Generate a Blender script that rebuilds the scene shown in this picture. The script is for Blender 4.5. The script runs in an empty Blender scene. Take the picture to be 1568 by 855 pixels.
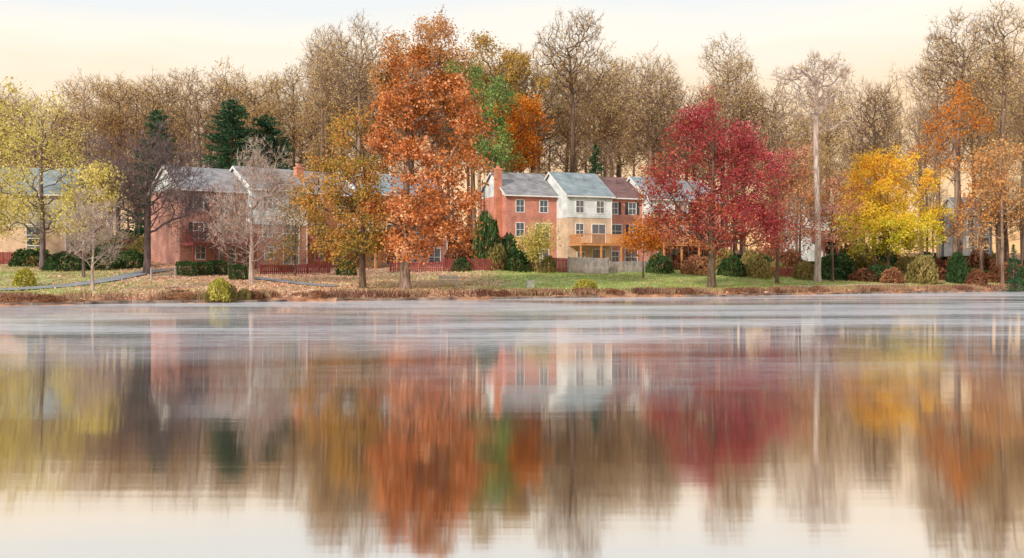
import bpy, math, numpy as np, random
from mathutils import Vector
F=1506.0; HZ=420.0; CH=2.0
scn=bpy.context.scene
scn.view_settings.view_transform='Standard'; scn.view_settings.look='None'; scn.view_settings.exposure=0
# ---------------- camera
cd=bpy.data.cameras.new('camera'); cam=bpy.data.objects.new('camera',cd); scn.collection.objects.link(cam)
cam.location=(0,0,CH); cam.rotation_euler=(math.radians(90),0,0)
cd.sensor_width=36; cd.lens=36*F/1568; cd.shift_y=-7.5/1568; cd.clip_end=20000
scn.camera=cam
# ---------------- materials
def newmat(name):
    m=bpy.data.materials.new(name); m.use_nodes=True
    nt=m.node_tree; nt.nodes.clear(); return m,nt,nt.nodes,nt.links
def ramp(N,cols,pos=None):
    r=N.new('ShaderNodeValToRGB'); e=r.color_ramp.elements
    n=len(cols)
    if pos is None: pos=[i/(n-1) for i in range(n)]
    e[0].position=pos[0]; e[0].color=(*cols[0],1)
    e[1].position=pos[-1]; e[1].color=(*cols[-1],1)
    for i in range(1,n-1):
        x=e.new(pos[i]); x.color=(*cols[i],1)
    return r
def math_(N,L,op,a,b=None,c=None):
    n=N.new('ShaderNodeMath'); n.operation=op
    for i,v in enumerate((a,b,c)):
        if v is None: continue
        if isinstance(v,(int,float)): n.inputs[i].default_value=v
        else: L.new(v,n.inputs[i])
    return n.outputs[0]
def leafmat(name,cols,scale=0.5,zr=None,kz=0.0,transl=0.35,objvar=0.0,kr=0.45,axis=(0,0,1)):
    m,nt,N,L=newmat(name)
    g=N.new('ShaderNodeNewGeometry'); tc=N.new('ShaderNodeTexCoord')
    no=N.new('ShaderNodeTexNoise'); no.inputs['Scale'].default_value=scale; no.inputs['Detail'].default_value=3
    L.new(tc.outputs['Object'],no.inputs['Vector'])
    nz=math_(N,L,'MULTIPLY_ADD',no.outputs['Fac'],2.6,-0.8)
    f=math_(N,L,'MULTIPLY',nz,1-kr-kz)
    f=math_(N,L,'MULTIPLY_ADD',g.outputs['Random Per Island'],kr,f)
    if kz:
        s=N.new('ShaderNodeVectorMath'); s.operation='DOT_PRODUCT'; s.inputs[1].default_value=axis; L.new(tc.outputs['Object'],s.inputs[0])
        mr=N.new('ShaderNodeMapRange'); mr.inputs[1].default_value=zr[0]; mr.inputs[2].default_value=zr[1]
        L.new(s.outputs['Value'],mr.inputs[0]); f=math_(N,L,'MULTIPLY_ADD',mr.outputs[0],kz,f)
    if objvar:
        oi=N.new('ShaderNodeObjectInfo')
        o=math_(N,L,'MULTIPLY_ADD',oi.outputs['Random'],objvar,-objvar/2); f=math_(N,L,'ADD',f,o)
    r=ramp(N,cols); L.new(f,r.inputs[0])
    d=N.new('ShaderNodeBsdfDiffuse'); t=N.new('ShaderNodeBsdfTranslucent'); mx=N.new('ShaderNodeMixShader')
    mx.inputs[0].default_value=transl
    L.new(r.outputs[0],d.inputs[0]); L.new(r.outputs[0],t.inputs[0]); L.new(d.outputs[0],mx.inputs[1]); L.new(t.outputs[0],mx.inputs[2])
    o=N.new('ShaderNodeOutputMaterial'); L.new(mx.outputs[0],o.inputs[0]); return m
def noisemat(name,c1,c2,scale=3,rough=0.8,stretch=(1,1,1),bump=0.0,spec=0.3,objvar=0):
    m,nt,N,L=newmat(name)
    tc=N.new('ShaderNodeTexCoord'); mp=N.new('ShaderNodeMapping'); mp.inputs['Scale'].default_value=stretch
    L.new(tc.outputs['Object'],mp.inputs[0])
    no=N.new('ShaderNodeTexNoise'); no.inputs['Scale'].default_value=scale; no.inputs['Detail'].default_value=5
    L.new(mp.outputs[0],no.inputs['Vector'])
    r=ramp(N,[c1,c2],[0.35,0.65]); f=no.outputs['Fac']
    if objvar:
        oi=N.new('ShaderNodeObjectInfo'); f=math_(N,L,'ADD',f,math_(N,L,'MULTIPLY_ADD',oi.outputs['Random'],objvar,-objvar/2))
    L.new(f,r.inputs[0])
    p=N.new('ShaderNodeBsdfPrincipled'); p.inputs['Roughness'].default_value=rough; p.inputs['Specular IOR Level'].default_value=spec
    L.new(r.outputs[0],p.inputs[0])
    if bump:
        b=N.new('ShaderNodeBump'); b.inputs['Strength'].default_value=bump; L.new(no.outputs['Fac'],b.inputs['Height']); L.new(b.outputs[0],p.inputs['Normal'])
    o=N.new('ShaderNodeOutputMaterial'); L.new(p.outputs[0],o.inputs[0]); return m
def brickmat(name,c1,c2,mortar,bw=0.24,bh=0.08):
    m,nt,N,L=newmat(name)
    tc=N.new('ShaderNodeTexCoord'); s=N.new('ShaderNodeSeparateXYZ'); L.new(tc.outputs['Object'],s.inputs[0])
    a=math_(N,L,'ADD',s.outputs[0],s.outputs[1]); c=N.new('ShaderNodeCombineXYZ'); L.new(a,c.inputs[0]); L.new(s.outputs[2],c.inputs[1])
    b=N.new('ShaderNodeTexBrick'); b.inputs['Scale'].default_value=1; b.inputs['Brick Width'].default_value=bw; b.inputs['Row Height'].default_value=bh
    b.inputs['Mortar Size'].default_value=0.008; b.inputs['Color1'].default_value=(*c1,1); b.inputs['Color2'].default_value=(*c2,1); b.inputs['Mortar'].default_value=(*mortar,1)
    L.new(c.outputs[0],b.inputs['Vector'])
    no=N.new('ShaderNodeTexNoise'); no.inputs['Scale'].default_value=0.8; no.inputs['Detail'].default_value=6; L.new(tc.outputs['Object'],no.inputs['Vector'])
    mx=N.new('ShaderNodeMix'); mx.data_type='RGBA'; mx.blend_type='MULTIPLY'; mx.inputs[0].default_value=0.8
    rr=ramp(N,[(0.55,0.55,0.55),(1.2,1.17,1.15)],[0.3,0.7]); L.new(no.outputs['Fac'],rr.inputs[0])
    L.new(b.outputs[0],mx.inputs[6]); L.new(rr.outputs[0],mx.inputs[7])
    p=N.new('ShaderNodeBsdfPrincipled'); p.inputs['Roughness'].default_value=0.85; L.new(mx.outputs[2],p.inputs[0])
    o=N.new('ShaderNodeOutputMaterial'); L.new(p.outputs[0],o.inputs[0]); return m
def plain(name,c,rough=0.6,spec=0.4):
    return noisemat(name,tuple(v*0.85 for v in c),tuple(min(1,v*1.1) for v in c),4,rough,spec=spec)
M={}
M['brick']=brickmat('red_brick',(0.72,0.25,0.16),(0.55,0.17,0.11),(0.6,0.46,0.40))
M['brickpink']=brickmat('pink_brick',(0.60,0.27,0.21),(0.42,0.17,0.13),(0.55,0.44,0.38))
M['brickbeige']=brickmat('beige_brick',(0.76,0.56,0.38),(0.64,0.46,0.30),(0.7,0.6,0.5))
M['brickorange']=brickmat('orange_brick',(0.70,0.25,0.12),(0.58,0.19,0.09),(0.5,0.35,0.3))
M['siding']=brickmat('white_siding',(0.76,0.84,0.86),(0.72,0.80,0.82),(0.42,0.46,0.48),4.0,0.2)
M['sidingcream']=brickmat('cream_siding',(0.60,0.60,0.52),(0.56,0.56,0.48),(0.35,0.35,0.3),4.0,0.2)
M['sidinggrey']=brickmat('grey_siding',(0.34,0.36,0.38),(0.30,0.32,0.34),(0.2,0.21,0.22),4.0,0.2)
M['roofgrey']=brickmat('grey_shingles',(0.36,0.36,0.38),(0.24,0.24,0.26),(0.14,0.14,0.15),0.5,0.25)
M['roofblue']=brickmat('slate_shingles',(0.31,0.38,0.41),(0.23,0.29,0.32),(0.13,0.16,0.18),0.5,0.25)
M['roofred']=brickmat('maroon_shingles',(0.25,0.14,0.13),(0.17,0.09,0.09),(0.1,0.06,0.06),0.5,0.25)
M['white']=plain('white_trim',(0.80,0.80,0.78)); M['black']=plain('black_shutter',(0.04,0.045,0.05))
M['glass']=plain('window_glass',(0.10,0.13,0.16),0.12,0.9)
M['wood']=noisemat('deck_wood',(0.50,0.20,0.07),(0.74,0.38,0.16),2,0.7,(1,1,6))
M['redwood']=noisemat('red_stained_wood',(0.24,0.05,0.05),(0.38,0.10,0.09),2,0.7)
M['greywood']=noisemat('weathered_wood',(0.30,0.28,0.28),(0.52,0.48,0.46),2,0.8)
M['concrete']=noisemat('concrete',(0.42,0.42,0.41),(0.64,0.64,0.62),3,0.8)
M['bark']=noisemat('bark',(0.07,0.045,0.03),(0.20,0.14,0.10),3,0.9,(3,3,0.5),0.5)
M['barkpale']=noisemat('pale_bark',(0.28,0.21,0.18),(0.60,0.50,0.44),2,0.9,(3,3,0.5),0.5)
M['barkoak']=noisemat('oak_bark',(0.12,0.08,0.06),(0.40,0.30,0.24),2,0.9,(3,3,0.5),0.5)
M['barkgrey']=noisemat('grey_bark',(0.11,0.07,0.05),(0.34,0.24,0.18),1.5,0.9,(3,3,0.4),0.4,objvar=0.4)
M['barkdark']=noisemat('dark_bark',(0.09,0.06,0.06),(0.24,0.18,0.18),2,0.9,(3,3,0.5),0.4)
M['l_oak']=leafmat('oak_leaves',[(0.08,0.06,0.02),(0.26,0.11,0.03),(0.52,0.18,0.05),(0.76,0.29,0.10),(0.86,0.43,0.20),(0.94,0.66,0.40)],0.5,(4,20),-0.15,kr=0.5)
M['l_olive']=leafmat('orange_green_leaves',[(0.10,0.10,0.02),(0.28,0.24,0.05),(0.48,0.32,0.08),(0.74,0.35,0.10),(0.88,0.54,0.24)],0.4,kr=0.5)
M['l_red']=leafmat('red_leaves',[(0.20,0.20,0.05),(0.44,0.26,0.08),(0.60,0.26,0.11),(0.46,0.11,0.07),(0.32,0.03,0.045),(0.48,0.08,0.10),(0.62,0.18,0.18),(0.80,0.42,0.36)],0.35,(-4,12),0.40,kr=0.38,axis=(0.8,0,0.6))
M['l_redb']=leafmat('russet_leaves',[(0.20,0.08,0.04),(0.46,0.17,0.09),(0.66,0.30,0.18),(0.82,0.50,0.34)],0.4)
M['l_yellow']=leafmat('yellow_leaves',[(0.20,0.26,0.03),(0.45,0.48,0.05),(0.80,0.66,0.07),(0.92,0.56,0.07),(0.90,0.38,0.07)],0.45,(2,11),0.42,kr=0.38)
M['l_pale']=leafmat('pale_yellow_leaves',[(0.38,0.32,0.08),(0.70,0.59,0.18),(0.90,0.80,0.36)],0.4)
M['l_brown']=leafmat('brown_orange_leaves',[(0.20,0.09,0.03),(0.52,0.24,0.08),(0.76,0.42,0.16),(0.88,0.62,0.32)],0.3,kr=0.55)
M['l_tan']=leafmat('tan_leaves',[(0.32,0.17,0.06),(0.64,0.40,0.15),(0.88,0.64,0.28),(0.98,0.84,0.50)],0.25,(12,28),0.3,objvar=0.5,kr=0.4,transl=0.5)  # paler yellow with height: warm glow on the treetops painted into the colour
M['l_gold']=leafmat('olive_gold_leaves',[(0.24,0.15,0.04),(0.54,0.34,0.07),(0.80,0.56,0.18)],0.3,kr=0.5)
M['l_orange']=leafmat('bright_orange_leaves',[(0.30,0.10,0.02),(0.70,0.24,0.03),(0.88,0.42,0.08)],0.4)
M['l_green']=leafmat('green_foliage',[(0.04,0.10,0.04),(0.12,0.24,0.07),(0.30,0.42,0.12),(0.50,0.58,0.22)],0.4)
M['n_dark']=leafmat('conifer_needles',[(0.02,0.055,0.04),(0.05,0.12,0.06),(0.14,0.22,0.11)],0.5,transl=0.15)
M['b_dark']=leafmat('shrub_green',[(0.02,0.05,0.02),(0.06,0.11,0.04),(0.16,0.22,0.08)],1.2,transl=0.2,objvar=0.3)
M['b_lime']=leafmat('shrub_lime',[(0.22,0.22,0.04),(0.48,0.44,0.08),(0.78,0.68,0.20)],1.2)
M['b_rust']=leafmat('shrub_rust',[(0.12,0.05,0.03),(0.32,0.14,0.08),(0.55,0.30,0.16)],0.8,objvar=0.5)
M['b_olive']=leafmat('shrub_olive',[(0.14,0.13,0.05),(0.34,0.28,0.10),(0.55,0.43,0.18)],0.8,objvar=0.4)
M['litter']=leafmat('fallen_leaves',[(0.30,0.12,0.06),(0.62,0.32,0.19),(0.82,0.54,0.38),(0.90,0.72,0.52)],0.2,transl=0.0,kr=0.7)
M['reed']=leafmat('dry_grass',[(0.10,0.05,0.04),(0.28,0.14,0.10),(0.48,0.32,0.2),(0.36,0.36,0.14)],0.25,transl=0.2)
M['grass']=leafmat('grass_blades',[(0.14,0.22,0.05),(0.32,0.42,0.11),(0.56,0.60,0.24)],0.2,transl=0.2)
# ---------------- mesh helpers
def quadmesh(name,V,Q,mats,mi=None,smooth=None,link=True):
    me=bpy.data.meshes.new(name); V=np.asarray(V,dtype=np.float32); Q=np.asarray(Q,dtype=np.int32)
    me.vertices.add(len(V)); me.vertices.foreach_set('co',V.ravel())
    me.loops.add(Q.size); me.loops.foreach_set('vertex_index',Q.ravel())
    me.polygons.add(len(Q)); me.polygons.foreach_set('loop_start',np.arange(0,Q.size,4,dtype=np.int32))
    for m in mats: me.materials.append(m)
    if mi is not None: me.polygons.foreach_set('material_index',np.asarray(mi,dtype=np.int32))
    if smooth is not None: me.polygons.foreach_set('use_smooth',np.asarray(smooth,dtype=bool))
    me.update(calc_edges=True); me.validate()
    if not link: return me
    o=bpy.data.objects.new(name,me); scn.collection.objects.link(o); return o
class Boxes:
    def __init__(s): s.v=[]; s.f=[]; s.m=[]
    def box(s,x0,x1,y0,y1,z0,z1,m=0):
        b=len(s.v); s.v+=[(x0,y0,z0),(x1,y0,z0),(x1,y1,z0),(x0,y1,z0),(x0,y0,z1),(x1,y0,z1),(x1,y1,z1),(x0,y1,z1)]
        s.f+=[(b,b+3,b+2,b+1),(b+4,b+5,b+6,b+7),(b,b+1,b+5,b+4),(b+1,b+2,b+6,b+5),(b+2,b+3,b+7,b+6),(b+3,b,b+4,b+7)]; s.m+=[m]*6
    def poly(s,pts,faces,m=0):
        b=len(s.v); s.v+=pts; s.f+=[tuple(b+i for i in f) for f in faces]; s.m+=[m]*len(faces)
    def obj(s,name,mats,parent=None):
        me=bpy.data.meshes.new(name); me.from_pydata(s.v,[],s.f); 
        for m in mats: me.materials.append(m)
        me.polygons.foreach_set('material_index',s.m); me.update()
        o=bpy.data.objects.new(name,me); scn.collection.objects.link(o)
        if parent: o.parent=parent
        return o
def empty(name,loc=(0,0,0),rz=0):
    e=bpy.data.objects.new(name,None); scn.collection.objects.link(e); e.location=loc; e.rotation_euler=(0,0,rz); return e
# ---------------- terrain
SX=[-3000,-80,-32.6,-17.9,0,18.6,60.4,120,3000]; SY=[46,46,62.7,70,79.3,88.6,115.8,150,1200]
TT=[-400,-10,-1,0,0.25,1,10,20,34,50,80,130,3000]; TZ=[-4,-2,-0.6,0.1,0.28,0.4,1.0,1.75,2.75,3.8,6.3,8.0,8.0]
def shore(x): return np.interp(x,SX,SY)+0.5*np.sin(np.asarray(x)*0.23)+0.25*np.sin(np.asarray(x)*0.71+1)
def tz(x,y):
    t=y-shore(x); z=np.interp(t,TT,TZ)
    k=np.clip(t/15,0,1); return z+k*0.18*np.sin(x*0.17+1)*np.cos(y*0.13)
def hit(px,py,d0=50,d1=260):
    D=np.arange(d0,d1,0.1); X=(px-784)/F*D; Z=CH-(py-HZ)/F*D
    w=np.where(tz(X,D)>=Z)[0]
    d=D[w[0]] if len(w) else d1
    return X[w[0]] if len(w) else (px-784)/F*d1,d
def at(px,D): return (px-784)/F*D
xs=np.concatenate([[-3000,-1200,-500,-250,-150],np.arange(-100,170,0.9),[200,280,400,700,1300,3000]])
ts=np.concatenate([[-1500,-400,-100,-30,-10,-4,-2,-1,-0.5,-0.2,0,0.12,0.25,0.5,0.75],np.arange(1,50,0.9),np.arange(50,140,3),[150,180,250,400,800,1600,4000]])
GX,GT=np.meshgrid(xs,ts); GY=shore(GX)+GT; GZ=tz(GX,GY)
rng=np.random.default_rng(1)
GZ=GZ+np.where((GT>1)&(GT<130),rng.normal(0,0.03,GX.shape),0)
V=np.stack([GX,GY,GZ],-1).reshape(-1,3); nx=len(xs); ny=len(ts)
I=np.arange(nx*ny).reshape(ny,nx); Q=np.stack([I[:-1,:-1],I[:-1,1:],I[1:,1:],I[1:,:-1]],-1).reshape(-1,4)
m,nt,N,L=newmat('ground_grass_and_leaves')
at1=N.new('ShaderNodeAttribute'); at1.attribute_name='mask'
tc=N.new('ShaderNodeTexCoord')
def nz(sc,det=5):
    n=N.new('ShaderNodeTexNoise'); n.inputs['Scale'].default_value=sc; n.inputs['Detail'].default_value=det; L.new(tc.outputs['Object'],n.inputs['Vector']); return n.outputs['Fac']
gr=ramp(N,[(0.14,0.19,0.06),(0.32,0.39,0.12),(0.52,0.53,0.23)],[0.3,0.5,0.7]); L.new(nz(1.3),gr.inputs[0])
lf=ramp(N,[(0.22,0.11,0.07),(0.52,0.32,0.22),(0.76,0.58,0.44)],[0.3,0.5,0.7]); L.new(nz(2.2),lf.inputs[0])
rd=ramp(N,[(0.12,0.05,0.03),(0.34,0.16,0.09),(0.58,0.32,0.18)],[0.3,0.5,0.7]); L.new(nz(1.5),rd.inputs[0])
sp=N.new('ShaderNodeSeparateColor'); L.new(at1.outputs['Color'],sp.inputs[0])
f1=math_(N,L,'ADD',sp.outputs[0],math_(N,L,'MULTIPLY_ADD',nz(0.35,6),3.0,-1.5))
cl=N.new('ShaderNodeClamp'); L.new(f1,cl.inputs[0])
mx=N.new('ShaderNodeMix'); mx.data_type='RGBA'; L.new(cl.outputs[0],mx.inputs[0]); L.new(gr.outputs[0],mx.inputs[6]); L.new(lf.outputs[0],mx.inputs[7])
f2=math_(N,L,'ADD',sp.outputs[1],math_(N,L,'MULTIPLY_ADD',nz(0.5,6),1.6,-0.8)); cl2=N.new('ShaderNodeClamp'); L.new(f2,cl2.inputs[0])
mx2=N.new('ShaderNodeMix'); mx2.data_type='RGBA'; L.new(cl2.outputs[0],mx2.inputs[0]); L.new(mx.outputs[2],mx2.inputs[6]); L.new(rd.outputs[0],mx2.inputs[7])
p=N.new('ShaderNodeBsdfPrincipled'); p.inputs['Roughness'].default_value=0.95; p.inputs['Specular IOR Level'].default_value=0.1; L.new(mx2.outputs[2],p.inputs[0])
bb=N.new('ShaderNodeBump'); bb.inputs['Strength'].default_value=0.6; L.new(nz(6),bb.inputs['Height']); L.new(bb.outputs[0],p.inputs['Normal'])
o_=N.new('ShaderNodeOutputMaterial'); L.new(p.outputs[0],o_.inputs[0])
ground=quadmesh('ground',V,Q,[m],smooth=np.ones(len(Q)))
def leafmask(X,Y):
    u=X/Y*F+784
    r=np.interp(u,[0,150,250,480,720,800,1200,1350,1568],[0.3,0.45,0.95,0.95,0.7,0.02,0.0,0.35,0.4])
    t=Y-shore(X); r=r+np.interp(t,[0,2,5,25,40],[0.8,0.5,0,0,0.4])
    return r
tt_=V[:,1]-shore(V[:,0])
R=leafmask(V[:,0],np.maximum(V[:,1],1)); G=np.interp(tt_,[0,1,2.5,26,36,60],[0.9,0.6,-0.2,-0.2,0.5,1.0])
ca=ground.data.color_attributes.new('mask','FLOAT_COLOR','POINT')
ca.data.foreach_set('color',np.stack([R,G,R*0,R*0+1],-1).astype(np.float32).ravel())
# ---------------- water
m,nt,N,L=newmat('lake_water')
tc=N.new('ShaderNodeTexCoord')
def nzs(sc,st,det=4,rot=0,dist=0):
    mp=N.new('ShaderNodeMapping'); mp.inputs['Scale'].default_value=st; mp.inputs['Rotation'].default_value=(0,0,rot); L.new(tc.outputs['Object'],mp.inputs[0])
    n=N.new('ShaderNodeTexNoise'); n.inputs['Scale'].default_value=sc; n.inputs['Detail'].default_value=det; n.inputs['Distortion'].default_value=dist; L.new(mp.outputs[0],n.inputs['Vector']); return n.outputs['Fac']
s=N.new('ShaderNodeSeparateXYZ'); L.new(tc.outputs['Object'],s.inputs[0])
gl=N.new('ShaderNodeBsdfAnisotropic'); gl.distribution='GGX'; gl.inputs['Color'].default_value=(0.88,0.83,0.78,1)
gl.inputs['Anisotropy'].default_value=0.5
cx=N.new('ShaderNodeCombineXYZ'); cx.inputs[0].default_value=1.0; L.new(cx.outputs[0],gl.inputs['Tangent'])
ra=math_(N,L,'MULTIPLY_ADD',nzs(0.10,(0.3,1.6,1)),0.06,0.018); L.new(ra,gl.inputs['Roughness'])
bp=N.new('ShaderNodeBump'); bp.inputs['Strength'].default_value=0.035; bp.inputs['Distance'].default_value=0.05; L.new(nzs(1.5,(0.10,1.0,1),3,0.0),bp.inputs['Height']); L.new(bp.outputs[0],gl.inputs['Normal'])
df=N.new('ShaderNodeBsdfDiffuse'); df.inputs['Color'].default_value=(0.56,0.56,0.58,1)  # mist haze and sky sheen painted on as pale diffuse, stronger far out
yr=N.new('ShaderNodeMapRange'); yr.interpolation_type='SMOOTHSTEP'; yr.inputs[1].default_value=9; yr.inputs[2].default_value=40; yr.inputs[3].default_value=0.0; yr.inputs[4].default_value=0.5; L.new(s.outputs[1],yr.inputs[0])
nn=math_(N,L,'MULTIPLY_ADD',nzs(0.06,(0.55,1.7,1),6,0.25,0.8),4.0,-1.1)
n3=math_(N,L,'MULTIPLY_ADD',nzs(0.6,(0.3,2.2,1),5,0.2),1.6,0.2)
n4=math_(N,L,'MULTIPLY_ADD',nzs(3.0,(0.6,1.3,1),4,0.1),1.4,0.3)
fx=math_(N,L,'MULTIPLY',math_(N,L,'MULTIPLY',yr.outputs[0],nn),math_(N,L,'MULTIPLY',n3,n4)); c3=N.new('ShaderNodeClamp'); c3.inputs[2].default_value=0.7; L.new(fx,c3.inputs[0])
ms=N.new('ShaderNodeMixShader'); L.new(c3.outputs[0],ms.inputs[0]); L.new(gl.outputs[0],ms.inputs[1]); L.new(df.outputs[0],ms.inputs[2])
o_=N.new('ShaderNodeOutputMaterial'); L.new(ms.outputs[0],o_.inputs[0])
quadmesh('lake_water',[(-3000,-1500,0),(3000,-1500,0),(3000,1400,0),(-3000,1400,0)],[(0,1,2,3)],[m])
# ---------------- trees
def leafquads(C,size,rng,asp=0.6,direc=None,jit=1.0):
    n=len(C); U=rng.normal(size=(n,3))
    if direc is not None: U=direc+jit*U*0.5
    U/=np.linalg.norm(U,axis=1)[:,None]+1e-9
    W=np.cross(U,rng.normal(size=(n,3))); W/=np.linalg.norm(W,axis=1)[:,None]+1e-9
    s=(size*rng.uniform(0.6,1.3,n))[:,None]
    V=np.stack([C-U*s*0.5,C+W*s*asp*0.5,C+U*s*0.5,C-W*s*asp*0.5],1).reshape(-1,3)
    return V,np.arange(4*n).reshape(n,4)
def ell_points(ells,n,rng,hollow=0.5):
    w=np.array([e[3]*e[4]*e[5] for e in ells]); w=w/w.sum(); k=rng.choice(len(ells),n,p=w)
    E=np.array([e[:6] for e in ells])[k]
    d=rng.normal(size=(n,3)); d/=np.linalg.norm(d,axis=1)[:,None]; r=rng.uniform(0,1,n)**(1/3.*hollow*1.4)
    return E[:,:3]+d*r[:,None]*E[:,3:6]
def gen_tree(name,seed,ells,trunk_h,N=700,ncl=70,base_r=0.3,tipleaves=25,leaf=0.22,lsig=0.45,mats=(),twigs=0,twiglen=0.7,attach=0.3,bf=0.3,lean=(0,0),clsig=0.14,minr=0.018,link=True,up=0.6):
    rng=np.random.default_rng(seed)
    cc=ell_points(ells,ncl,rng,0.75); R=np.mean([min(e[3],e[5]) for e in ells])
    P=cc[rng.integers(0,ncl,N)]+rng.normal(0,clsig*R,(N,3))
    P=np.concatenate([P,ell_points(ells,N//8,rng,1.0)])
    P=P[P[:,2]>trunk_h*0.12]; n=len(P)
    k=max(6,int(trunk_h/0.7)); pos=[];par=[];pl=[]
    ph=rng.uniform(0,6.28,2); amp=trunk_h*0.014
    for i in range(k+1):
        f=i/k; pos.append(np.array([lean[0]*f**1.3+amp*math.sin(f*5+ph[0])*f, lean[1]*f+amp*math.sin(f*6+ph[1])*f, trunk_h*f-(0.25 if i==0 else 0)])); par.append(i-1); pl.append(trunk_h*f*0.6)
    best=np.full(n,1e9); bi=np.zeros(n,int); alive=np.ones(n,bool)
    def upd(j):
        v=P-pos[j]; hd=np.hypot(v[:,0],v[:,1]); d=np.sqrt(hd*hd+v[:,2]**2)
        c=d+np.maximum(0,0.6*hd-v[:,2])*up+bf*pl[j]
        w=c<best; best[w]=c[w]; bi[w]=j
    for j in range(int(k*attach),k+1): upd(j)
    while True:
        b=np.where(alive,best,1e12); i=int(b.argmin())
        if b[i]>1e11: break
        alive[i]=False; j=int(bi[i]); a=pos[j]; p=P[i]; d=float(np.linalg.norm(p-a))
        s=int(d/0.9)
        for q in range(1,s+1):
            f=q/(s+1); pt=a+(p-a)*f+rng.normal(0,0.035*d,3)*math.sin(f*3.14)
            pt[2]-=0.10*d*math.sin(f*3.14)*(1 if p[2]>a[2] else -1)
            pos.append(pt); par.append(j); pl.append(pl[j]+d/(s+1)); j=len(pos)-1; upd(j)
        pos.append(p); par.append(j); pl.append(pl[j]+d/(s+1)); upd(len(pos)-1)
    pos=np.array(pos); par=np.array(par); m_=len(pos)
    cnt=np.zeros(m_); hasch=np.zeros(m_,bool); hasch[par[1:]]=True; cnt[~hasch]=1
    main=np.full(m_,-1); mb=np.zeros(m_)
    for i in range(m_-1,0,-1):
        p=par[i]; cnt[p]+=cnt[i]
        if cnt[i]>mb[p]: mb[p]=cnt[i]; main[p]=i
    tips=np.where(cnt<=2)[0]; tips=tips[tips>k]
    r=np.maximum(base_r*(cnt/cnt[0])**0.46,minr); h=np.clip(pos[:k+1,2]/trunk_h,0,1)
    r[:k+1]=np.maximum(r[:k+1]*(1-0.25*h),minr); r[0]*=1.45; r[1]*=1.1
    e=np.arange(1,m_); pe=par[e]; D=pos[e]-pos[pe]; ln=np.linalg.norm(D,axis=1)[:,None]+1e-9; D=D/ln
    nd=np.zeros((m_,3)); nd[e]=D; nd[0]=(0,0,1)
    hm=main>=0; md=np.zeros((m_,3)); md[hm]=nd[main[hm]]; nd2=nd+md; nd2/=np.linalg.norm(nd2,axis=1)[:,None]+1e-9
    ismain=main[pe]==e
    def ring(c,dirv,rad,S):
        ref=np.tile(np.array([[0.31,0.93,0.2]]),(len(c),1)); a=np.cross(dirv,ref); a/=np.linalg.norm(a,axis=1)[:,None]+1e-9; b=np.cross(dirv,a)
        th=np.arange(S)/S*2*np.pi
        return c[:,None,:]+rad[:,None,None]*(np.cos(th)[None,:,None]*a[:,None,:]+np.sin(th)[None,:,None]*b[:,None,:])
    Vs=[];Qs=[];off=0
    big=r[e]>0.07
    for sel,S in ((big,7),(~big,3)):
        ee=e[sel]; pp=pe[sel]; im=ismain[sel]
        if len(ee)==0: continue
        sd=np.where(im[:,None],nd2[pp],nd[ee]); sr=np.where(im,r[pp],r[ee])
        A=ring(pos[pp],sd,sr,S); B=ring(pos[ee],nd2[ee],r[ee],S)
        v=np.concatenate([A,B],1).reshape(-1,3); base=np.arange(len(ee))[:,None]*(2*S)+off; i0=np.arange(S); i1=(i0+1)%S
        q=np.stack([base+i0,base+i1,base+S+i1,base+S+i0],-1).reshape(-1,4); Vs.append(v);Qs.append(q); off+=len(v)
    nb=sum(len(q) for q in Qs); mi=[np.zeros(nb)]; sm=[np.ones(nb)]
    if twigs:
        T=np.repeat(tips,twigs); dr=nd[T]+rng.normal(0,0.55,(len(T),3))+np.array([0,0,0.25]); dr/=np.linalg.norm(dr,axis=1)[:,None]
        L_=twiglen*rng.uniform(0.5,1.2,len(T)); C=pos[T]+dr*L_[:,None]*0.5
        W=np.cross(dr,rng.normal(size=dr.shape)); W/=np.linalg.norm(W,axis=1)[:,None]; hw=minr*0.85
        v=np.stack([C-dr*L_[:,None]*.5-W*hw,C-dr*L_[:,None]*.5+W*hw,C+dr*L_[:,None]*.5+W*hw*.4,C+dr*L_[:,None]*.5-W*hw*.4],1).reshape(-1,3)
        q=np.arange(len(v)).reshape(-1,4)+off; Vs.append(v);Qs.append(q);off+=len(v); mi.append(np.zeros(len(q))); sm.append(np.zeros(len(q)))
    if tipleaves:
        T=np.repeat(tips,int(tipleaves)) if tipleaves>=1 else tips[rng.random(len(tips))<tipleaves]
        C=pos[T]+rng.normal(0,lsig,(len(T),3))*np.array([1,1,0.75])
        v,q=leafquads(C,leaf,rng,0.75); Vs.append(v);Qs.append(q+off);off+=len(v); mi.append(np.ones(len(q))); sm.append(np.zeros(len(q)))
    return quadmesh(name,np.concatenate(Vs),np.concatenate(Qs),list(mats),np.concatenate(mi),np.concatenate(sm),link)
def tree(name,seed,base,crowns,trunk_top,D=None,depth=1.0,**kw):
    px,py=base
    if D is None: X,D=hit(px,py)
    else: X=at(px,D)
    z0=float(tz(X,D)); k=D/F
    ells=[((cx-px)*k,rng0.uniform(-0.15,0.15)*rx*k,CH+(HZ-cy)*k-z0,rx*k,rx*k*depth,ry*k) for cx,cy,rx,ry in crowns]
    th=CH+(HZ-trunk_top)*k-z0
    o=gen_tree(name,seed,ells,th,**kw); o.location=(X,D,z0); return o
rng0=np.random.default_rng(5)
B,BP,BG,BD,BO=M['bark'],M['barkpale'],M['barkgrey'],M['barkdark'],M['barkoak']
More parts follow.
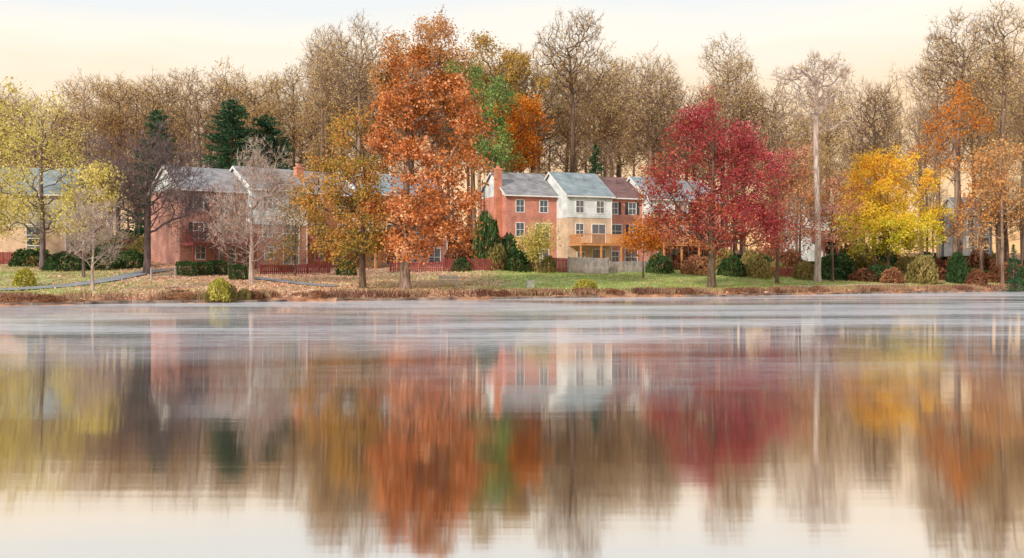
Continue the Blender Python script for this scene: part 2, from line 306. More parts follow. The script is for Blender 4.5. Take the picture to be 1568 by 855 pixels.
tree('oak_tree',11,(620,443),[(645,125,58,48),(608,180,56,50),(690,165,52,50),(684,250,64,52),(598,250,38,42),(640,330,90,44),(702,340,50,42),(588,335,42,46),(630,378,68,22),(722,235,22,34)],120,N=1150,ncl=100,base_r=0.44,tipleaves=27,leaf=0.24,lsig=0.36,clsig=0.2,mats=(BO,M['l_oak']))
tree('maple_tree',12,(555,442),[(530,270,52,64),(562,335,42,45),(498,330,38,50),(522,208,38,32),(530,372,54,22)],225,N=750,ncl=60,base_r=0.27,tipleaves=22,leaf=0.2,lsig=0.35,clsig=0.2,mats=(B,M['l_olive']))
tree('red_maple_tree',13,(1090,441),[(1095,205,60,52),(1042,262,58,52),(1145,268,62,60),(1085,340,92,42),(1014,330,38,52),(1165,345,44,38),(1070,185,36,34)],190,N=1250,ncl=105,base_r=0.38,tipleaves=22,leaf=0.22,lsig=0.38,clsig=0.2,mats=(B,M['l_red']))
tree('russet_tree',14,(1190,410),[(1195,290,42,60),(1190,360,48,38),(1215,250,30,40)],260,D=106,N=600,ncl=55,base_r=0.2,tipleaves=13,leaf=0.22,mats=(B,M['l_redb']))
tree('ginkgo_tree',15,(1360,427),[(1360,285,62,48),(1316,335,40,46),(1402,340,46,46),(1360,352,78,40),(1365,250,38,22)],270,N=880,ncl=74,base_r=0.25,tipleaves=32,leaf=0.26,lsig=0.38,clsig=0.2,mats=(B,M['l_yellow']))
tree('birch_tree',16,(65,392),[(62,195,62,60),(30,270,55,60),(92,260,45,60),(45,340,60,35)],190,D=88,N=750,ncl=70,base_r=0.26,tipleaves=9,leaf=0.21,lsig=0.42,mats=(BD,M['l_pale']))
tree('birch_tree',17,(128,400),[(150,285,35,38),(120,330,35,35)],280,D=82,N=300,ncl=25,base_r=0.12,tipleaves=14,leaf=0.22,mats=(BD,M['l_pale']))
tree('birch_tree',18,(-10,392),[(0,190,45,60),(10,300,40,60)],200,D=100,N=500,ncl=45,base_r=0.2,tipleaves=14,leaf=0.26,mats=(BD,M['l_pale']))
tree('dogwood_tree',19,(142,445),[(146,360,46,50),(142,320,30,35)],350,N=700,ncl=80,base_r=0.11,tipleaves=0,twigs=6,twiglen=0.5,minr=0.012,mats=(BP,))
tree('crabapple_tree',20,(225,405),[(215,285,85,65),(250,240,62,42),(165,255,42,45),(275,300,50,50)],270,D=86,N=1500,ncl=140,base_r=0.3,tipleaves=0,twigs=7,twiglen=0.8,minr=0.017,attach=0.2,mats=(BD,))
tree('redbud_tree',21,(385,433),[(390,325,62,80),(398,258,40,42),(345,340,30,50)],320,N=1300,ncl=120,base_r=0.2,tipleaves=0.5,leaf=0.18,twigs=7,twiglen=0.6,minr=0.016,attach=0.2,mats=(BP,M['l_redb']))
tree('sapling_tree',22,(985,405),[(985,362,28,30)],365,D=104,N=260,ncl=26,base_r=0.08,tipleaves=16,leaf=0.22,mats=(B,M['l_orange']))
tree('sapling_tree',23,(825,405),[(825,368,24,26)],365,D=104,N=200,ncl=22,base_r=0.08,tipleaves=14,leaf=0.22,mats=(B,M['l_pale']))
tree('sapling_tree',24,(452,405),[(458,330,40,56),(440,385,34,20)],350,D=92,N=420,ncl=40,base_r=0.09,tipleaves=8,leaf=0.2,mats=(B,M['l_olive']))
tree('sapling_tree',25,(330,408),[(322,340,50,55)],350,D=91,N=600,ncl=55,base_r=0.09,tipleaves=2,leaf=0.18,twigs=5,minr=0.014,mats=(BD,M['l_redb']))
# mid background named trees
tree('brown_oak_tree',31,(655,400),[(650,70,58,46),(612,110,42,52),(692,110,40,42)],100,D=128,N=800,ncl=68,base_r=0.4,tipleaves=13,leaf=0.28,lsig=0.45,mats=(BG,M['l_brown']))
tree('hickory_tree',32,(755,400),[(755,98,58,42),(735,150,50,45),(795,130,40,42)],120,D=134,N=800,ncl=66,base_r=0.4,tipleaves=14,leaf=0.28,lsig=0.45,mats=(BG,M['l_gold']))
tree('sugar_maple_tree',33,(797,400),[(797,182,40,38),(795,235,38,32),(778,210,28,36)],185,D=124,N=550,ncl=48,base_r=0.25,tipleaves=22,leaf=0.27,mats=(BG,M['l_orange']))
tree('sweetgum_tree',34,(735,400),[(742,165,42,50),(755,225,42,42),(712,110,26,16)],150,D=119,N=480,ncl=40,base_r=0.25,tipleaves=13,leaf=0.3,mats=(BG,M['l_green']))
tree('sweetgum_tree',35,(1462,400),[(1465,185,48,50),(1440,250,44,44),(1490,320,40,45)],170,D=128,N=480,ncl=45,base_r=0.3,tipleaves=8,leaf=0.28,mats=(BG,M['l_orange']))
tree('sweetgum_tree',37,(1535,400),[(1530,280,50,70),(1500,350,40,35)],240,D=120,N=480,ncl=40,base_r=0.2,tipleaves=9,leaf=0.26,mats=(BG,M['l_brown']))
tree('sweetgum_tree',38,(1275,402),[(1275,330,46,55)],320,D=114,N=380,ncl=36,base_r=0.14,tipleaves=8,leaf=0.24,mats=(BG,M['l_redb']))
tree('sweetgum_tree',39,(1225,402),[(1228,320,36,60)],310,D=116,N=360,ncl=34,base_r=0.14,tipleaves=6,leaf=0.24,mats=(BG,M['l_brown']))
tree('sycamore_tree',36,(1252,404),[(1248,118,56,30),(1265,165,48,40),(1225,135,30,30)],120,D=112,N=700,ncl=55,base_r=0.38,tipleaves=1,leaf=0.22,twigs=5,minr=0.022,attach=0.55,mats=(BP,M['l_tan']))
for i,(px,D,cr,tt) in enumerate([(875,136,[(872,65,54,48),(890,120,50,50),(850,115,38,45)],90),(548,134,[(550,75,48,48),(520,110,42,50),(570,140,38,50)],110),(500,140,[(500,105,34,62)],90),(1470,134,[(1470,70,42,50),(1450,110,36,50)],80),(1532,130,[(1535,60,44,50),(1520,130,40,60)],60),(1112,142,[(1112,95,36,38),(1120,150,40,50)],100),(995,138,[(995,120,40,38),(980,170,42,50)],130)]):
    tree('tulip_tree',50+i,(px,400),cr,tt,D=D,N=750,ncl=60,base_r=0.36,tipleaves=3,leaf=0.23,lsig=0.45,twigs=5,twiglen=0.8,minr=0.021,attach=0.4,clsig=0.2,mats=(BG,M['l_tan']))
# forest instanced
forest=empty('forest'); var=[]
for i in range(7):
    rx=[4.4,3.6,4.8,4.0,3.4,4.6,4.2][i]; tl=[3,5,2,4,6,2,1][i]
    ells=[(0,0,23,rx,rx,6),(rx*0.3,0,17,rx*0.8,rx*0.8,5),(-rx*0.3,0.5,20,rx*0.8,rx*0.8,5)]
    var.append(gen_tree('forest_tree_mesh',100+i,ells,24,N=600,ncl=50,base_r=0.3,tipleaves=tl,leaf=0.25,lsig=0.45,twigs=4,twiglen=0.9,minr=0.021,attach=0.45,clsig=0.2,mats=(BG,M['l_tan']),link=False))
sil=np.array([(-150,100),(0,112),(60,138),(100,115),(150,102),(210,92),(300,95),(390,86),(440,95),(500,65),(560,55),(650,65),(700,75),(760,75),(810,90),(880,60),(930,80),(990,90),(1050,100),(1110,88),(1160,116),(1250,120),(1320,100),(1400,90),(1470,45),(1568,25),(1750,40)])
R_=random.Random(4)
def ftree(px,top,D,sx=1.0,v=None):
    X=at(px,D); z0=float(tz(X,D)); H=CH+(HZ-top)*D/F-z0
    o=bpy.data.objects.new('forest_tree',v or R_.choice(var)); scn.collection.objects.link(o); o.parent=forest
    s=H/29.0; o.location=(X,D,z0-0.2); w=sx*R_.uniform(0.8,1.15)*(0.55+0.45*s); o.scale=(w,w,s); o.rotation_euler=(0,0,R_.uniform(0,6.28))
for row,(D,dy,step) in enumerate([(140,8,48),(154,0,42),(170,20,46),(190,55,56)]):
    px=-140+row*13
    while px<1740:
        if not (px>1140 and R_.random()<0.33):
            ftree(px+R_.uniform(-12,12),np.interp(px,sil[:,0],sil[:,1])+dy+R_.uniform(-8,26),D+R_.uniform(-5,5),v=var[1] if px<500 and R_.random()<.4 else None)
        px+=step*R_.uniform(0.8,1.2)
for i in range(56):   # mid-storey trees below the canopy
    px=R_.uniform(760,1700) if i%2 else R_.uniform(-50,620); ftree(px,R_.uniform(200,300),R_.uniform(128,150),0.85)
# ---------------- conifers
def conifer(name,seed,px,D,top,halfw,bot=None,mat='n_dark',ex=0.75,n0=9):
    rng=np.random.default_rng(seed); X=at(px,D); z0=float(tz(X,D)); k=D/F; H=CH+(HZ-top)*k-z0; W=halfw*k
    C=[];Dr=[]; S=8; Vt=[];Qt=[]
    for i,(zz,rr) in enumerate([(-0.2,0.018*H),(H*0.5,0.011*H),(H*0.98,0.02)]):
        for a in range(S): Vt.append((rr*math.cos(a/S*6.283),rr*math.sin(a/S*6.283),zz))
    for i in range(2):
        for a in range(S): Qt.append((i*S+a,i*S+(a+1)%S,(i+1)*S+(a+1)%S,(i+1)*S+a))
    nl=int(H/0.33)
    for i in range(nl):
        f=i/nl; z=H*(0.08+0.9*f); Lb=W*(1-f)**ex*rng.uniform(0.75,1.15)
        for _ in range(n0):
            a=rng.uniform(0,6.283); L_=Lb*rng.uniform(0.6,1.15); n=max(6,int(L_*16)); t=rng.uniform(0.15,1,n)
            dz=L_*(-0.25*t+0.28*t*t)+0.05; sp=0.16*L_*(1.1-t)
            x=np.cos(a)*L_*t-np.sin(a)*rng.normal(0,1,n)*sp; y=np.sin(a)*L_*t+np.cos(a)*rng.normal(0,1,n)*sp
            C.append(np.stack([x,y,z+dz+rng.normal(0,0.08,n)],1)); Dr.append(np.tile([[np.cos(a),np.sin(a),0.1]],(n,1)))
    C=np.concatenate(C);Dr=np.concatenate(Dr); v,q=leafquads(C,0.42 if H>8 else 0.25,rng,0.35,Dr,1.0)
    Vt=np.array(Vt); o=quadmesh(name,np.concatenate([Vt,v]),np.concatenate([np.array(Qt),q+len(Vt)]),[B,M[mat]],np.concatenate([np.zeros(len(Qt)),np.ones(len(q))]))
    o.location=(X,D,z0); return o
conifer('pine_tree',1,356,122,146,90,ex=0.5,n0=8); conifer('pine_tree',2,408,126,170,80,ex=0.5,n0=8)
conifer('pine_tree',4,240,124,163,50,ex=0.45,n0=7); conifer('spruce_tree',5,912,128,215,40,n0=5); conifer('spruce_tree',6,1552,112,372,18)
# ---------------- bushes
def bushmesh(seed,mat,n=1500,leaf=0.16,lump=0.22,box=False):
    rng=np.random.default_rng(seed); d=rng.normal(size=(n,3)); d/=np.linalg.norm(d,axis=1)[:,None]; d[:,2]=np.abs(d[:,2])
    if box: d=d/np.max(np.abs(d),axis=1)[:,None]*0.8+d*0.2
    lc=rng.normal(size=(14,3)); lc/=np.linalg.norm(lc,axis=1)[:,None]; lc[:,2]=np.abs(lc[:,2])
    r=0.8+lump*np.max(np.clip((d@lc.T-0.75)*4,0,1),axis=1); r*=rng.uniform(0.35,1,n)**0.3
    v,q=leafquads(d*r[:,None],leaf,rng,0.7)
    sv=[];sq=[]
    for i in range(8):
        a=rng.uniform(0,6.28); e=np.array([math.cos(a)*.5,math.sin(a)*.5,.7]); b=len(sv)
        sv+=[(-.02,0,-.1),(.02,0,-.1),tuple(e+[.01,0,0]),tuple(e-[.01,0,0])]; sq.append((b,b+1,b+2,b+3))
    sv=np.array(sv); return quadmesh('bush_mesh',np.concatenate([sv,v]),np.concatenate([np.array(sq),q+len(sv)]),[B,mat],np.concatenate([np.zeros(len(sq)),np.ones(len(q))]),None,False)
BM={k:[bushmesh(i*7+j,M[k],lump=0.35) for j in range(3)] for i,k in enumerate(['b_dark','b_lime','b_rust','b_olive'])}
BR=[bushmesh(900+j,M['b_rust'],700,0.17,0.45) for j in range(3)]
hedge=bushmesh(77,M['b_dark'],3500,0.1,0.08,True)
def bush(name,px,py,wpx,hpx,k,D=None,parent=None,mesh=None):
    if D is None: X,D=hit(px,py)
    else: X=at(px,D)
    o=bpy.data.objects.new(name,mesh or R_.choice(BM[k])); scn.collection.objects.link(o)
    if parent: o.parent=parent
    s=D/F; o.location=(X,D,float(tz(X,D))-0.05); o.scale=(wpx*s/2,wpx*s/2,hpx*s); o.rotation_euler=(0,0,R_.uniform(0,6.28) if mesh is None else 0.4); return o
for px,py,w,h,k in [(336,460,38,32,'b_lime'),(352,461,26,24,'b_olive'),(374,458,20,16,'b_olive'),(318,461,16,12,'b_olive'),(35,438,38,26,'b_lime'),(897,446,36,18,'b_lime'),(1048,414,44,26,'b_rust'),(1240,418,20,14,'b_dark'),(160,412,60,24,'b_dark'),(100,414,60,26,'b_dark'),(50,408,60,28,'b_dark'),(200,410,50,26,'b_dark'),(440,415,24,10,'b_dark'),(1280,414,26,12,'b_dark')]: bush('shrub',px,py,w,h,k)
for px,py,w,h in [(285,422,36,26),(310,421,34,24),(333,420,34,25),(365,428,32,27)]: bush('boxwood_hedge',px,py,w,h,None,mesh=hedge)
bush('holly_bush',745,404,44,86,'b_dark',D=108); bush('holly_bush',778,404,40,52,'b_dark',D=109); bush('holly_bush',760,404,36,40,'b_olive',D=107)
bush('arborvitae_bush',1466,434,40,58,None,mesh=bushmesh(80,M['b_dark'],5000,0.11,0.05))
ub=empty('underbrush')
for i in range(240):
    px=R_.uniform(-60,1640)
    if 270<px<720: D=R_.uniform(118,135)
    elif 720<px<1040: D=R_.uniform(126,138)
    elif px<=270: D=R_.uniform(100,130)
    else: D=R_.uniform(114,155)
    if 0<px<100: D=R_.uniform(106,120)
    k=R_.choice(['b_dark','b_olive','b_rust'])
    bush('brush',px,0,R_.uniform(25,60),R_.uniform(12,44),k,D=D,parent=ub)
for px,D,w,h,k in [(705,104,30,20,'b_dark'),(790,107,40,34,'b_dark'),(810,108,36,30,'b_olive'),(530,96,30,24,'b_dark'),(700,110,40,32,'b_rust'),(1010,112,40,30,'b_dark'),(1070,112,50,30,'b_rust'),(1120,112,40,30,'b_dark'),(1160,112,40,34,'b_olive'),(840,106,24,26,'b_olive')]: bush('brush',px,0,w,h,k,D=D,parent=ub)
# ---------------- houses
def window(b,x,z,w,h,y=0.0,sh=False,mun=True):
    b.box(x-w/2-0.09,x+w/2+0.09,y-0.06,y+0.02,z-0.09,z,0); b.box(x-w/2-0.09,x+w/2+0.09,y-0.06,y+0.02,z+h,z+h+0.1,0)
    b.box(x-w/2-0.09,x-w/2,y-0.055,y+0.02,z,z+h,0); b.box(x+w/2,x+w/2+0.09,y-0.055,y+0.02,z,z+h,0)
    b.box(x-w/2,x+w/2,y-0.012,y+0.01,z,z+h,1)
    if mun:
        b.box(x-w/2,x+w/2,y-0.035,y-0.014,z+h/2-0.03,z+h/2+0.03,0); b.box(x-0.02,x+0.02,y-0.033,y-0.014,z,z+h/2-0.03,0); b.box(x-0.02,x+0.02,y-0.033,y-0.014,z+h/2+0.03,z+h,0)
    if sh:
        b.box(x-w/2-0.47,x-w/2-0.1,y-0.045,y,z-0.05,z+h+0.05,2); b.box(x+w/2+0.1,x+w/2+0.47,y-0.045,y,z-0.05,z+h+0.05,2)
def deck(par,x0,x1,y0,z,zb,mat):
    b=Boxes(); b.box(x0,x1,y0,-0.05,z-0.28,z-0.06)
    n=int((x1-x0)/0.15)
    for i in range(n): b.box(x0+i*0.15,x0+i*0.15+0.135,y0-0.05,-0.05,z-0.055,z)
    for x in (x0+0.1,(x0+x1)/2,x1-0.1): b.box(x-0.09,x+0.09,y0+0.05,y0+0.23,zb,z-0.285)
    b.box(x0,x1,y0-0.03,y0+0.06,z+0.95,z+1.03)
    n=int((x1-x0)/0.16)
    for i in range(n+1): b.box(x0+i*0.16,x0+i*0.16+0.05,y0-0.01,y0+0.04,z+0.002,z+0.948)
    for xx in (x0,x1-0.06):
        b.box(xx,xx+0.06,y0+0.065,-0.06,z+0.95,z+1.03)
        for i in range(int(-y0/0.16)): b.box(xx+0.005,xx+0.05,y0+0.1+i*0.16,y0+0.14+i*0.16,z+0.002,z+0.948)
    b.obj('deck',[mat],par)
def house(name,ox,oy,a,w,d,zb,ze,rise,wall,roof,upper=None,zu=None,chim=None,sh=False,dk=None,dkz=None,gable='siding',lay=0):
    e=empty(name,(ox,oy,zb),a); h=ze-zb; base=-0.8
    b=Boxes(); zs=(zu-zb) if upper else h
    b.box(0,w,0,d,base,zs,0)
    if upper: b.box(-0.03,w+0.03,-0.05,d+0.02,zs,h,1)
    b.poly([(0,0,h),(0,d,h),(0,d/2,h+rise),(w,0,h),(w,d,h),(w,d/2,h+rise)],[(0,2,1),(3,4,5),(0,3,5,2),(1,2,5,4)],2)
    b.obj('walls',[M[wall],M[upper or wall],M[gable]],e)
    r=Boxes(); ov=0.35; t=0.16; sl=rise/(d/2)
    for sgn in (0,1):
        yy=lambda y: y if sgn==0 else d-y
        p=[(-0.25,yy(-ov),h-ov*sl+0.05),(w+0.25,yy(-ov),h-ov*sl+0.05),(w+0.25,yy(d/2),h+rise+0.05),(-0.25,yy(d/2),h+rise+0.05)]
        p2=[(x,y,z+t) for x,y,z in p]; r.poly(p+p2,[(0,1,2,3),(4,5,6,7),(0,1,5,4),(1,2,6,5),(3,0,4,7)])
    r.box(w*0.6,w*0.6+0.12,d*0.3,d*0.3+0.12,h+rise*0.55,h+rise*0.6+0.75)
    r.obj('roof',[M[roof]],e)
    g=Boxes(); g.box(-0.27,w+0.27,-ov-0.12,-ov-0.002,h-ov*sl-0.02,h-ov*sl+0.13)
    g.box(w-0.12,w-0.03,-0.13,-0.06,0,h-0.15)
    for xx in (-0.285,w+0.252):
        for sgn in (0,1):
            ya,yb=(-ov,d/2) if sgn==0 else (d+ov,d/2)
            g.poly([(xx,ya,h-ov*sl-0.05),(xx+.033,ya,h-ov*sl-0.05),(xx+.033,yb,h+rise-.05),(xx,yb,h+rise-.05),(xx,ya,h-ov*sl+0.19),(xx+.033,ya,h-ov*sl+0.19),(xx+.033,yb,h+rise+.19),(xx,yb,h+rise+.19)],[(0,3,7,4),(1,5,6,2),(4,7,6,5),(0,1,2,3)])
    g.obj('gutter',[M['white']],e)
    q=Boxes(); F3=h-2.0; F2=h-4.8; F1=0.6
    yu=-0.05 if upper else 0
    for x in (w*0.27,w*0.73): window(q,x,F3,0.95,1.35,yu,sh)
    if lay==0: window(q,w*0.27,F2,0.95,1.5,0,sh); window(q,w*0.70,F2-0.7,1.7,2.15,0,False)
    else: window(q,w*0.3,F2,1.7,1.5,0,False); window(q,w*0.75,F2,0.95,1.5,0,sh)
    window(q,w*0.3,F1,0.9,1.2,0,False); window(q,w*0.7,0.15,1.6,2.0,0,False)
    q.obj('windows',[M['white'],M['glass'],M['black']],e)
    if chim:
        c=Boxes(); cx,cy,cw,top=chim; c.box(cx,cx+cw,cy,cy+0.75,base,top-zb); c.box(cx-0.06,cx+cw+0.06,cy-0.06,cy+0.81,top-zb+0.002,top-zb+0.18); c.box(cx+.2,cx+cw-.2,cy+.2,cy+.55,top-zb+.182,top-zb+.5)
        c.obj('chimney',[M['brickorange']],e)
    if dk: deck(e,0.2,w-0.2,-3.0,dkz-zb,-0.8,M[dk])
    return e
a=math.radians(22); ux,uy=math.cos(a),math.sin(a); fx_,fy_=math.sin(a),-math.cos(a)
ox,oy=-0.7,113.0
house('brick_house',ox,oy,a,6.5,9,2.7,11.2,2.8,'brick','roofgrey',chim=(-0.72,1.2,0.7 ,14.1),gable='siding')
def rp(s,f): return ox+s*ux+f*fx_, oy+s*uy+f*fy_
x,y=rp(6.5,2.8); house('white_siding_house',x,y,a,5.7,9.5,2.7,11.1,2.9,'brickbeige','roofblue','siding',8.5,dk='wood',dkz=5.5)
x,y=rp(12.25,0.5); house('brick_house',x,y,a,5.4,9,2.9,11.2,2.7,'brick','roofred',sh=True,lay=1)
x,y=rp(17.7,2.0); house('white_siding_house',x,y,a,5.4,9,2.9,11.1,2.8,'brickpink','roofblue','siding',8.6,dk='wood',dkz=5.6)
x,y=rp(23.2,0.6); house('brick_house',x,y,a,5.4,9,3.0,11.1,2.7,'brick','roofgrey',dk='redwood',dkz=5.6,lay=1)
a=math.radians(38); ux,uy=math.cos(a),math.sin(a); fx_,fy_=math.sin(a),-math.cos(a); ox,oy=-32.1,95.0
house('brick_house',ox,oy,a,6.8,8.5,2.9,10.3,2.4,'brickpink','roofgrey',sh=True,dk='redwood',dkz=5.0,gable='siding')
x,y=rp(6.85,1.2); house('white_siding_house',x,y,a,6.0,8.8,2.9,10.6,2.4,'brickpink','roofgrey','siding',7.0,chim=(6.05,2.5,0.8,13.2))
x,y=rp(13.0,0); house('brick_house',x,y,a,6.0,8.5,2.9,10.6,2.5,'brickorange','roofgrey',lay=1,dk='redwood',dkz=5.2)
x,y=rp(19.1,1.0); house('brick_house',x,y,a,6.0,8.8,2.9,10.8,2.5,'brickbeige','roofblue',dk='wood',dkz=5.2)
x,y=rp(25.2,0); house('brick_house',x,y,a,6.0,8.5,2.8,10.8,2.5,'brickpink','roofgrey',chim=(6.05,2.5,0.8,13.4),lay=1)
D=104; house('cream_house',at(-60,D),D,math.radians(8),10.6,9,3.6,10.6,3.0,'brickbeige','roofblue','sidingcream',7.0,gable='sidingcream')
D=130; house('white_siding_house',at(1240,D),D,math.radians(15),4.4,7,4.5,10.2,2.0,'siding','roofgrey',dk='redwood',dkz=6.5)
D=140; house('grey_house',at(1474,D),D,math.radians(5),4.4,7,5.4,10.6,2.4,'sidinggrey','roofgrey')
# ---------------- fences
def fence(name,p0,D0,p1,D1,h,mat,gap=0.02,bw=0.14,rails=True,pick=True):
    x0,x1=at(p0,D0),at(p1,D1); Ln=math.hypot(x1-x0,D1-D0); an=math.atan2(D1-D0,x1-x0); e=empty(name,(x0,D0,0),an); b=Boxes(); rr=random.Random(int(p0)); n=int(Ln/(bw+gap))
    gz=lambda s: float(tz(x0+math.cos(an)*s,D0+math.sin(an)*s))
    if pick:
        for i in range(n):
            s=i*(bw+gap); z=gz(s); b.box(s,s+bw,-0.02+rr.uniform(-.004,.004),0.0,z+0.05,z+h+rr.uniform(-0.03,0.03))
    ns=max(1,int(Ln/2.4))
    for i in range(ns+1):
        s=i*Ln/ns; z=gz(s); b.box(s-0.06,s+0.06,0.045,0.165,z-0.3,z+h+0.06)
        if i<ns:
            s2=(i+1)*Ln/ns; z2=gz(s2)
            for f in (0.25,0.8):
                zz=h*f; b.poly([(s,0.002,z+zz),(s2,0.002,z2+zz),(s2,0.043,z2+zz),(s,0.043,z+zz),(s,0.002,z+zz+.1),(s2,0.002,z2+zz+.1),(s2,0.043,z2+zz+.1),(s,0.043,z+zz+.1)],[(0,1,5,4),(4,5,6,7),(2,3,7,6),(0,3,2,1)])
    b.obj('boards',[M[mat]],e)
fence('picket_fence',598,101,680,103,1.0,'redwood',0.09); fence('picket_fence',680,103,793,107.5,1.3,'redwood',0.07)
fence('board_fence',793,108,827,109,1.7,'greywood'); fence('board_fence',843,108,871,108.5,1.6,'redwood'); fence('board_fence',871,107,932,109,1.75,'greywood',0.03); fence('board_fence',935,110,1000,113,1.3,'greywood',0.06)
fence('picket_fence',400,91,505,97,0.9,'redwood',0.09); fence('picket_fence',1150,113,1235,119,1.1,'redwood',0.06)
fence('split_rail_fence',233,82,270,84,0.9,'greywood',pick=False); fence('split_rail_fence',1488,122,1560,127,1.0,'wood',pick=False)
fence('board_fence',-40,96,48,98,1.2,'redwood',0.02)
# ---------------- paths
def path(name,pts,w,mat):
    P=np.array([hit(*p) for p in pts]); s=np.concatenate([[0],np.cumsum(np.linalg.norm(np.diff(P,axis=0),axis=1))]); t=np.arange(0,s[-1],0.4)
    C=np.stack([np.interp(t,s,P[:,0]),np.interp(t,s,P[:,1])],1)
    for _ in range(8): C[1:-1]=(C[:-2]+C[1:-1]*2+C[2:])/4
    T=np.gradient(C,axis=0); T/=np.linalg.norm(T,axis=1)[:,None]; Nn=np.stack([-T[:,1],T[:,0]],1); K=7; V=[]
    for j in range(K):
        o=(j/(K-1)-0.5)*w; q=C+Nn*o; V.append(np.stack([q[:,0],q[:,1],tz(q[:,0],q[:,1])+0.07],1))
    V=np.stack(V,1).reshape(-1,3); I=np.arange(len(C)*K).reshape(-1,K); Q=np.stack([I[:-1,:-1],I[:-1,1:],I[1:,1:],I[1:,:-1]],-1).reshape(-1,4)
    quadmesh(name,V,Q,[mat],smooth=np.ones(len(Q)))
asph=noisemat('asphalt_path',(0.20,0.22,0.27),(0.34,0.34,0.38),1.5,0.8)
path('footpath',[(-60,447),(25,444),(110,438),(175,428),(215,419),(250,414)],1.8,asph)
path('footpath',[(385,426),(430,431),(480,437),(520,440)],1.6,asph)
path('footpath',[(1200,441),(1300,438),(1420,434),(1580,431)],1.5,noisemat('gravel_path',(0.4,0.3,0.2),(0.6,0.46,0.34),2,0.9))
# ---------------- shore edging, litter, reeds
b=Boxes(); xx=-60.0; rr=random.Random(2)
while xx<120:
    l=rr.uniform(2.2,3.4); y0=float(shore(xx))-0.12; y1=float(shore(xx+l))-0.12; 
    if rr.random()<0.8:
        h=rr.uniform(0.12,0.22); b.poly([(xx,y0,-.4),(xx+l,y1,-.4),(xx+l,y1+.25,-.4),(xx,y0+.25,-.4),(xx,y0,h),(xx+l,y1,h),(xx+l,y1+.25,h),(xx,y0+.25,h)],[(0,1,5,4),(4,5,6,7),(1,2,6,5),(3,0,4,7),(2,3,7,6)])
    xx+=l+0.04
b.obj('shore_edging',[noisemat('wet_timber',(0.07,0.055,0.05),(0.38,0.30,0.25),1.0,0.6)])
def scatter(name,n,mat,size,tmin,tmax,seed,dirz=None,asp=0.8,prob=None,zoff=0.03,xr=(-55,110)):
    rng=np.random.default_rng(seed); X=rng.uniform(*xr,n); t=tmin+(tmax-tmin)*rng.uniform(0,1,n)**1.3; Y=shore(X)+t
    if prob is not None:
        k=rng.random(n)<prob(X,Y,t); X,Y=X[k],Y[k]
    C=np.stack([X,Y,tz(X,Y)+zoff],1)
    dr=None
    if dirz: dr=np.tile([[0,0,dirz]],(len(C),1))
    v,q=leafquads(C,size,rng,asp,dr,0.9); quadmesh(name,v,q,[mat])
scatter('fallen_leaves',90000,M['litter'],0.15,0.3,34,1,prob=lambda X,Y,t: np.clip(leafmask(X,Y),0.07,1))
scatter('grass',80000,M['grass'],0.26,1.0,34,2,1.0,0.18,prob=lambda X,Y,t:1.1-np.clip(leafmask(X,Y),0,1),zoff=0.05)
def cl(X,Y,t): return np.clip(0.55+0.8*np.sin(X*0.9)*np.sin(X*0.37+1)+0.3*np.sin(X*2.3),0.1,1)
scatter('shoreline_grass',38000,M['reed'],0.55,0.1,2.2,3,1.6,0.12,prob=cl,zoff=0.17)
lt=empty('shoreline_plants')
for i in range(170):
    x=R_.uniform(-45,100); y=float(shore(x))+R_.uniform(0.3,2.2)
    if math.sin(x*0.31)+math.sin(x*0.83+2)<-0.3: continue
    o=bpy.data.objects.new('clump',R_.choice(BR)); scn.collection.objects.link(o); o.parent=lt
    s=R_.uniform(0.25,0.6); o.location=(x,y,float(tz(x,y))-0.05); o.scale=(s*1.5,s,s*R_.uniform(0.5,0.9)); o.rotation_euler=(0,0,R_.uniform(0,6))
# ---------------- bench, box, car
X,D=hit(687,438); e=empty('park_bench',(X,D,float(tz(X,D))),0.1); b=Boxes()
b.box(-0.85,0.85,-0.25,0.2,0.42,0.5); b.obj('seat',[M['concrete']],e); b=Boxes(); b.box(-0.7,-0.55,-0.2,0.15,-.1,0.418); b.box(0.55,0.7,-0.2,0.15,-.1,0.418); b.obj('legs',[M['concrete']],e)
b=Boxes(); b.box(-.85,.85,.17,.23,.62,.78); b.box(-.85,.85,.17,.23,.81,.9); b.box(-.68,-.6,.235,.28,.3,.9); b.box(.6,.68,.235,.28,.3,.9); b.obj('backrest',[M['concrete']],e)
X,D=hit(812,441); e=empty('utility_box',(X,D,float(tz(X,D))),0.2); b=Boxes(); b.box(-.33,.33,-.25,.25,-.1,.62); b.box(-.37,.37,-.29,.29,.622,.7); b.box(-.28,.28,-.27,-.252,.08,.55); b.obj('cabinet',[noisemat('box_paint',(0.42,0.45,0.38),(0.6,0.62,0.55),4)],e)
X,D=hit(48,408); e=empty('utility_box',(X,D,float(tz(X,D))),0.1); b=Boxes(); b.box(-.4,.4,-.3,.3,-.1,1.0); b.box(-.44,.44,-.34,.34,1.002,1.08); b.obj('cabinet',[M['wood']],e)
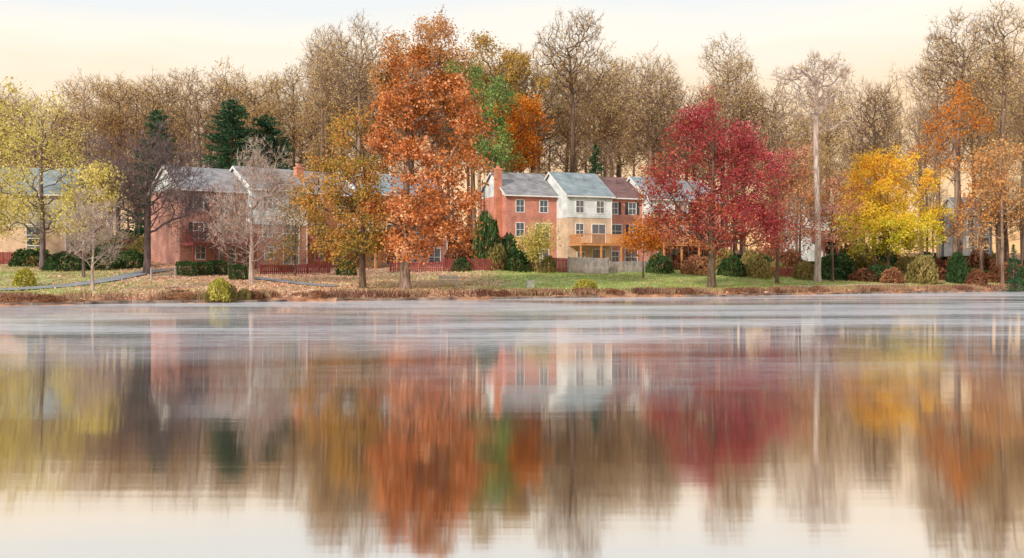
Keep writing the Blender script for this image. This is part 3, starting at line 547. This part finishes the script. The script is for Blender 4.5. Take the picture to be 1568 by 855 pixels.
def car(px,D,a,col):
    X=at(px,D); e=empty('parked_car',(X,D,float(tz(X,D))),a); pr=[(-2.2,.35),(-2.25,.75),(-2.1,.95),(-1.3,1.02),(-.6,1.45),(.8,1.48),(1.6,1.05),(2.15,.95),(2.25,.6),(2.2,.35)]
    n=len(pr); b=Boxes(); ins=lambda z: .85 if z<1.1 else .68
    b.poly([(x,-ins(z),z) for x,z in pr]+[(x,ins(z),z) for x,z in pr],[tuple(range(n)),tuple(range(2*n-1,n-1,-1))]+[(i,(i+1)%n,n+(i+1)%n,n+i) for i in range(n)]); b.obj('body',[plain('car_paint',col,0.25)],e)
    g=Boxes()
    for s in (-1,1): g.poly([(-1.05,s*.84,1.08),(1.35,s*.84,1.08),(.75,s*.70,1.42),(-.55,s*.70,1.41)],[(0,1,2,3)])
    g.obj('windows',[M['glass']],e); w=Boxes()
    for x in (-1.4,1.4):
        for s in (-1,1):
            c=[(x+.33*math.cos(i/12*6.283),s*.88,.33+.33*math.sin(i/12*6.283)) for i in range(12)]; c2=[(x,s*.65,z) for x,_,z in c]
            w.poly(c+[(p[0],s*.65,p[2]) for p in c],[tuple(range(12)),tuple(range(23,11,-1))]+[(i,(i+1)%12,12+(i+1)%12,12+i) for i in range(12)])
    w.obj('wheels',[M['black']],e)
car(132,112,0.5,(0.6,0.63,0.66))
# ---------------- world + sun
el=math.radians(28); az=math.radians(218)   # low warm sun from the left, behind the camera
w=bpy.data.worlds.new('World'); scn.world=w; w.use_nodes=True; nt=w.node_tree; nt.nodes.clear(); N,L=nt.nodes,nt.links
sk=N.new('ShaderNodeTexSky'); sk.sky_type='NISHITA'; sk.sun_disc=False; sk.sun_elevation=el; sk.sun_rotation=az
b1=N.new('ShaderNodeBackground'); b1.inputs[1].default_value=0.1; L.new(sk.outputs[0],b1.inputs[0])
tc=N.new('ShaderNodeTexCoord'); s=N.new('ShaderNodeSeparateXYZ'); L.new(tc.outputs['Generated'],s.inputs[0])
mp=N.new('ShaderNodeMapping'); mp.inputs['Scale'].default_value=(1.2,1.2,6); L.new(tc.outputs['Generated'],mp.inputs[0])
no=N.new('ShaderNodeTexNoise'); no.inputs['Scale'].default_value=1.6; no.inputs['Detail'].default_value=4; L.new(mp.outputs[0],no.inputs['Vector'])
f=math_(N,L,'ADD',s.outputs[2],math_(N,L,'MULTIPLY_ADD',no.outputs['Fac'],0.22,-0.11))
f=math_(N,L,'MULTIPLY_ADD',s.outputs[0],-0.06,f)
r=ramp(N,[(1.0,0.56,0.25),(1.0,0.66,0.36),(1.0,0.80,0.58),(1.0,0.91,0.78),(0.84,0.86,0.85),(0.82,0.85,0.90),(0.80,0.86,0.95)],[0.0,0.09,0.17,0.22,0.275,0.5,1.0]); L.new(f,r.inputs[0])
b2=N.new('ShaderNodeBackground'); b2.inputs[1].default_value=1.15; L.new(r.outputs[0],b2.inputs[0])
mx=N.new('ShaderNodeMixShader'); mx.inputs[0].default_value=0.92; L.new(b1.outputs[0],mx.inputs[1]); L.new(b2.outputs[0],mx.inputs[2])
o_=N.new('ShaderNodeOutputWorld'); L.new(mx.outputs[0],o_.inputs[0])
ld=bpy.data.lights.new('sun','SUN'); ld.energy=3.3; ld.angle=math.radians(4); ld.color=(1,0.88,0.74)
lo=bpy.data.objects.new('sun',ld); scn.collection.objects.link(lo)
dv=Vector((math.sin(az)*math.cos(el),math.cos(az)*math.cos(el),math.sin(el))); lo.rotation_euler=dv.to_track_quat('Z','Y').to_euler()
